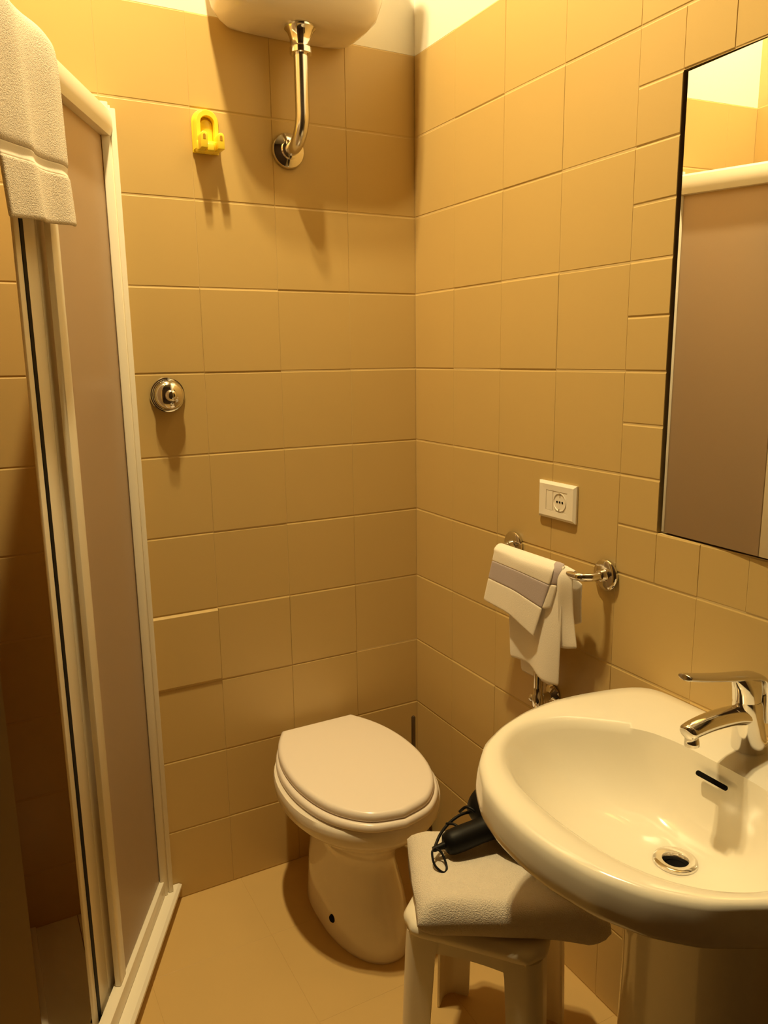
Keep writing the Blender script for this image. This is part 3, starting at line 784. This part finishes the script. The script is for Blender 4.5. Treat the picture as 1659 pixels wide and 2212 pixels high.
obj('seat', bm, MT['stool'], stool, smooth=60)
for su in (-1, 1):
    for sv in (-1, 1):
        bm = B()
        # angle-section leg rounded on its outer corner, widening a little to the top
        def prof(w_, r_, th, sgn=1):
            o = [(0, w_)] ; 
            for k in range(0, 9):
                a = PI/2*k/8; o.append((r_-r_*math.cos(a)*1.0 if False else r_-r_*math.cos(a), r_-r_*math.sin(a)))
            return o
        def leg_ring(z, w_, e):
            r_ = 0.028; th = 0.005
            o = [(0.0, w_), (0.0, r_)] + [(r_-r_*math.cos(PI/2*k/8), r_-r_*math.sin(PI/2*k/8)) for k in range(1, 8)] + [(r_, 0.0), (w_, 0.0)]
            i2_ = [(w_, th), (r_, th)] + [(r_-(r_-th)*math.cos(PI/2*k/8), r_-(r_-th)*math.sin(PI/2*k/8)) for k in range(7, 0, -1)] + [(th, r_), (th, w_)]
            pts = []
            for a_, b_ in o + i2_:
                pts.append(st(su*(HU+e-a_), sv*(HV+e-b_), z))
            return pts
        loft(bm, [leg_ring(0.0, 0.056, 0.006), leg_ring(0.006, 0.058, 0.006), leg_ring(0.20, 0.060, 0.001), leg_ring(0.360, 0.064, -0.004), leg_ring(0.396, 0.068, -0.006)])
        obj('leg', bm, MT['stool'], stool, smooth=40)
for (a_, sgn) in (('u', -1), ('u', 1), ('v', -1), ('v', 1)):
    bm = B()
    n_ = 14; L_ = (HV if a_ == 'u' else HU)-0.03
    top = []; bot = []
    for k in range(n_+1):
        t = -1+2*k/n_; dz = 0.362+0.012*(1-t*t); w_ = t*L_
        f = (lambda w2, d, z: st(sgn*(HU-0.006-d), w2, z)) if a_ == 'u' else (lambda w2, d, z: st(w2, sgn*(HV-0.006-d), z))
        top.append((f(w_, 0, 0.397), f(w_, 0.005, 0.397))); bot.append((f(w_, 0, dz), f(w_, 0.005, dz)))
    loft(bm, [[top[k][0], bot[k][0], bot[k][1], top[k][1]] for k in range(n_+1)])
    obj('apron', bm, MT['stool'], stool)

# ------------------------------------------------------------------ folded bath towel on the stool
bt = thing('bath_towel', 'thick white terry bath towel folded flat on the plastic stool', 'towel', (-0.33, -0.85, 0.427))
c00 = Vector((-0.526, -0.885, 0)); c10 = Vector((-0.240, -1.066, 0)); c01 = Vector((-0.425, -0.672, 0)); c11 = Vector((-0.130, -0.842, 0))
def tw(u, v, z):
    k = max(0.0, (u-0.86)/0.14)**2; v = 0.5+(v-0.5)*(1-0.16*k)
    return (c00*(1-u)*(1-v)+c10*u*(1-v)+c01*(1-u)*v+c11*u*v) + Vector((0, 0, z))
def towel_layer(z0, z1, ins, droop, name):
    bm = B(); nu, nv = 34, 26
    def prof(v):  # rounded fold at the front and back
        h = (z1-z0)/2
        return h
    h = (z1-z0)/2; rings = []
    for i in range(nu+1):
        u = ins + (1-2*ins)*i/nu
        ring = []
        eu = min(i, nu-i)/nu
        hs = h*(0.30+0.70*math.sqrt(min(1.0, eu*9)))
        for k in range(12):      # front fold
            a = -PI/2 + PI*k/11*1.0
            ring.append(tw(u, ins-0.0+ (1-math.cos(a))*0.10*1.0, (z0+h)-hs*math.sin(a)*-1.0*-1.0))
        for k in range(1, 16): ring.append(tw(u, ins+0.10+(1-2*ins-0.20)*k/16, z0+h-hs + 0.0))
        for k in range(12):
            a = PI/2 + PI*k/11
            ring.append(tw(u, 1-ins-(1+math.cos(a))*0.10, z0+h-hs*math.sin(a)))
        for k in range(1, 16): ring.append(tw(u, 1-ins-0.10-(1-2*ins-0.20)*k/16, z0+h+hs))
        rings.append(ring)
    for i, ring in enumerate(rings):
        u = i/nu
        for p in ring:
            q = 0.0035*math.sin(7*u+p.y*22)+0.002*math.sin(23*p.x+31*p.y)
            p.z += q*0.8 - droop*(max(0, u-0.55)**2)*0.16
            p.x += 0.002*math.sin(40*p.y+9*p.z*10); p.y += 0.002*math.sin(37*p.x)
    loft(bm, rings)
    return obj(name, bm, MT['terry'], bt, smooth=75)
towel_layer(0.430, 0.5040, 0.0, 0.6, 'folded_cloth')

# ------------------------------------------------------------------ hair dryer on the towel
hd = thing('hair_dryer', 'black hair dryer lying on the bath towel, half under the washbasin', 'hair dryer', (-0.30, -0.83, 0.53))
HZ = 0.5345
h0 = Vector((-0.416, -0.800, HZ-0.004)); h1 = Vector((-0.278, -0.812, HZ+0.012)); hdv = (h1-h0).normalized()
bm = B()
pp = [h0 + (h1-h0)*t for t in (0, .03, .10, .25, .5, .75, 1.0)]
tube(bm, pp, .02, 24, rad=[0.011, 0.019, 0.023, 0.0238, 0.0230, 0.024, 0.028], sx=1.0, sy=1.05); obj('handle', bm, MT['black'], hd, smooth=60)
bm = B()
b0 = Vector((-0.296, -0.742, 0.556)); b1 = Vector((-0.272, -0.955, 0.545))
pp = [b0+(b1-b0)*t for t in (0, .02, .08, .2, .38, .52, .68, .8, .82, 1.0)]
tube(bm, pp, .04, 32, rad=[0.030, 0.036, 0.040, 0.0415, 0.042, 0.040, 0.032, 0.0265, 0.0262, 0.0245]); obj('barrel', bm, MT['black'], hd, smooth=50)
bm = B(); pp = [b1+(b1-b0).normalized()*t for t in (-0.005, 0.01, 0.03, 0.045)]
tube(bm, pp, .02, 28, rad=[0.027, 0.027, 0.030, 0.034], sx=0.45, sy=1.15, up=(0, 0, 1)); obj('nozzle', bm, MT['black'], hd, smooth=50)
bm = B(); pp = smooth_path([h0-hdv*0.0, h0-hdv*0.012, h0-hdv*0.024], 3)
tube(bm, pp, .005, 14, rad=[0.0065, 0.0065, 0.006, 0.0058, 0.0055, 0.0055, 0.0050]); obj('cord_sleeve', bm, MT['black'], hd, smooth=50)
e = h0-hdv*0.024
bm = B()
rg = [e + Vector((0.001, -0.004, 0.004)), e+Vector((-0.010, -0.012, 0.004)), e+Vector((-0.014, -0.028, -0.010)), e+Vector((-0.004, -0.042, -0.020)), e+Vector((0.008, -0.034, -0.018)), e+Vector((0.010, -0.014, -0.002)), e+Vector((0.002, -0.003, 0.004))]
tube(bm, smooth_path(rg, 6), 0.0022, 10); obj('hanging_loop', bm, MT['black'], hd, smooth=60)
bm = B()
cp = [e + Vector((0.004, 0.002, 0.0)), e+Vector((0.028, 0.020, 0.010)), e+Vector((0.060, 0.036, 0.016)), e+Vector((0.090, 0.040, 0.022)), e+Vector((0.118, 0.038, 0.020)), e+Vector((0.140, 0.052, 0.0)), e+Vector((0.165, 0.085, -0.010))]
tube(bm, smooth_path(cp, 7), 0.0030, 10)
tube(bm, smooth_path([e+Vector((0.094, 0.052, 0.020)), e+Vector((0.10, 0.038, 0.036)), e+Vector((0.108, 0.022, 0.034)), e+Vector((0.118, 0.018, 0.020))], 6), 0.0030, 10)
tube(bm, smooth_path([e+Vector((0.052, 0.036, 0.016)), e+Vector((0.060, 0.024, 0.020)), e+Vector((0.066, 0.010, 0.018))], 6), 0.0026, 10)
obj('cord', bm, MT['black'], hd, smooth=60)

# ------------------------------------------------------------------ towel over the shower header
th_ = thing('bath_towel', 'white towel draped over the top rail of the shower screen', 'towel', tuple(scr(0.36, 0.0, 1.97)))
def hs_row(o, z, s0, s1, k=7, dz=0.0):
    return [tuple(scr(s0+(s1-s0)*i/(k-1), o + (0.004+0.02*max(0.0, 1.9-z))*math.sin(i*1.9), z + dz*i/(k-1))) for i in range(k)]
rows = [hs_row(-0.064, 1.70, 0.240, 0.360, dz=-0.006), hs_row(-0.062, 1.82, 0.275, 0.385, dz=-0.01), hs_row(-0.056, 1.945, 0.345, 0.52), hs_row(-0.038, 1.979, 0.370, 0.670), hs_row(0.004, 1.983, 0.368, 0.665), hs_row(0.028, 1.968, 0.368, 0.662),
        hs_row(0.036, 1.93, 0.368, 0.648, dz=0.0), hs_row(0.037, 1.85, 0.366, 0.638, dz=-0.008), hs_row(0.038, 1.766, 0.366, 0.628, dz=-0.016)]
cloth('cloth', sheet(rows, nx=24, sub=5), MT['terry'], th_, 0.007, 1)
rows = [hs_row(0.0385, 1.767, 0.366, 0.628, dz=-0.016), hs_row(0.0365, 1.758, 0.366, 0.626, dz=-0.017), hs_row(0.0385, 1.749, 0.366, 0.624, dz=-0.018)]
cloth('woven_border', sheet(rows, nx=24, sub=3), MT['linen'], th_, 0.004, 1)
rows = [hs_row(0.0385, 1.750, 0.365, 0.624, dz=-0.018), hs_row(0.0400, 1.712, 0.362, 0.619, dz=-0.022), hs_row(0.0415, 1.670, 0.360, 0.613, dz=-0.026)]
cloth('hem', sheet(rows, nx=24, sub=5), MT['terry'], th_, 0.007, 1)

# ------------------------------------------------------------------ ceiling lamp
lamp = thing('ceiling_lamp', 'ceiling lamp with two small lit spots above the toilet', 'lamp', (LAMP[0], LAMP[1], 3.60))
bm = B(); lathe(bm, [(0.06, 0.0), (0.06, 0.015), (0.03, 0.03), (0.0, 0.03)], (LAMP[0], LAMP[1], 3.5995), (0, 0, -1), 32); obj('base', bm, MT['chrome'], lamp, smooth=40)
for s in (-1, 1):
    p = Vector((LAMP[0]+0.016*s, LAMP[1]+0.052*s, LAMP[2]))
    bm = B(); tube(bm, [(LAMP[0], LAMP[1], 3.585), (p.x*0.5+LAMP[0]*0.5, p.y*0.5+LAMP[1]*0.5, 3.50), (p.x, p.y, 3.45), (p.x, p.y, 3.405)], 0.009, 12); obj('arm', bm, MT['chrome'], lamp, smooth=50)
    bm = B(); lathe(bm, [(0.034, 0.0), (0.037, 0.0), (0.038, 0.004), (0.038, 0.070), (0.030, 0.088), (0.0, 0.090), (0.0, 0.003), (0.034, 0.003)], tuple(p), (0, 0, 1), 32, cap=False); obj('lamp_shade', bm, MT['chrome'], lamp, smooth=40)
    bm = B(); lathe(bm, [(0.0, 0.0), (0.0335, 0.0)], (p.x, p.y, p.z+0.0015), (0, 0, -1), 32, cap=False); obj('bulb', bm, MT['bulb'], lamp)
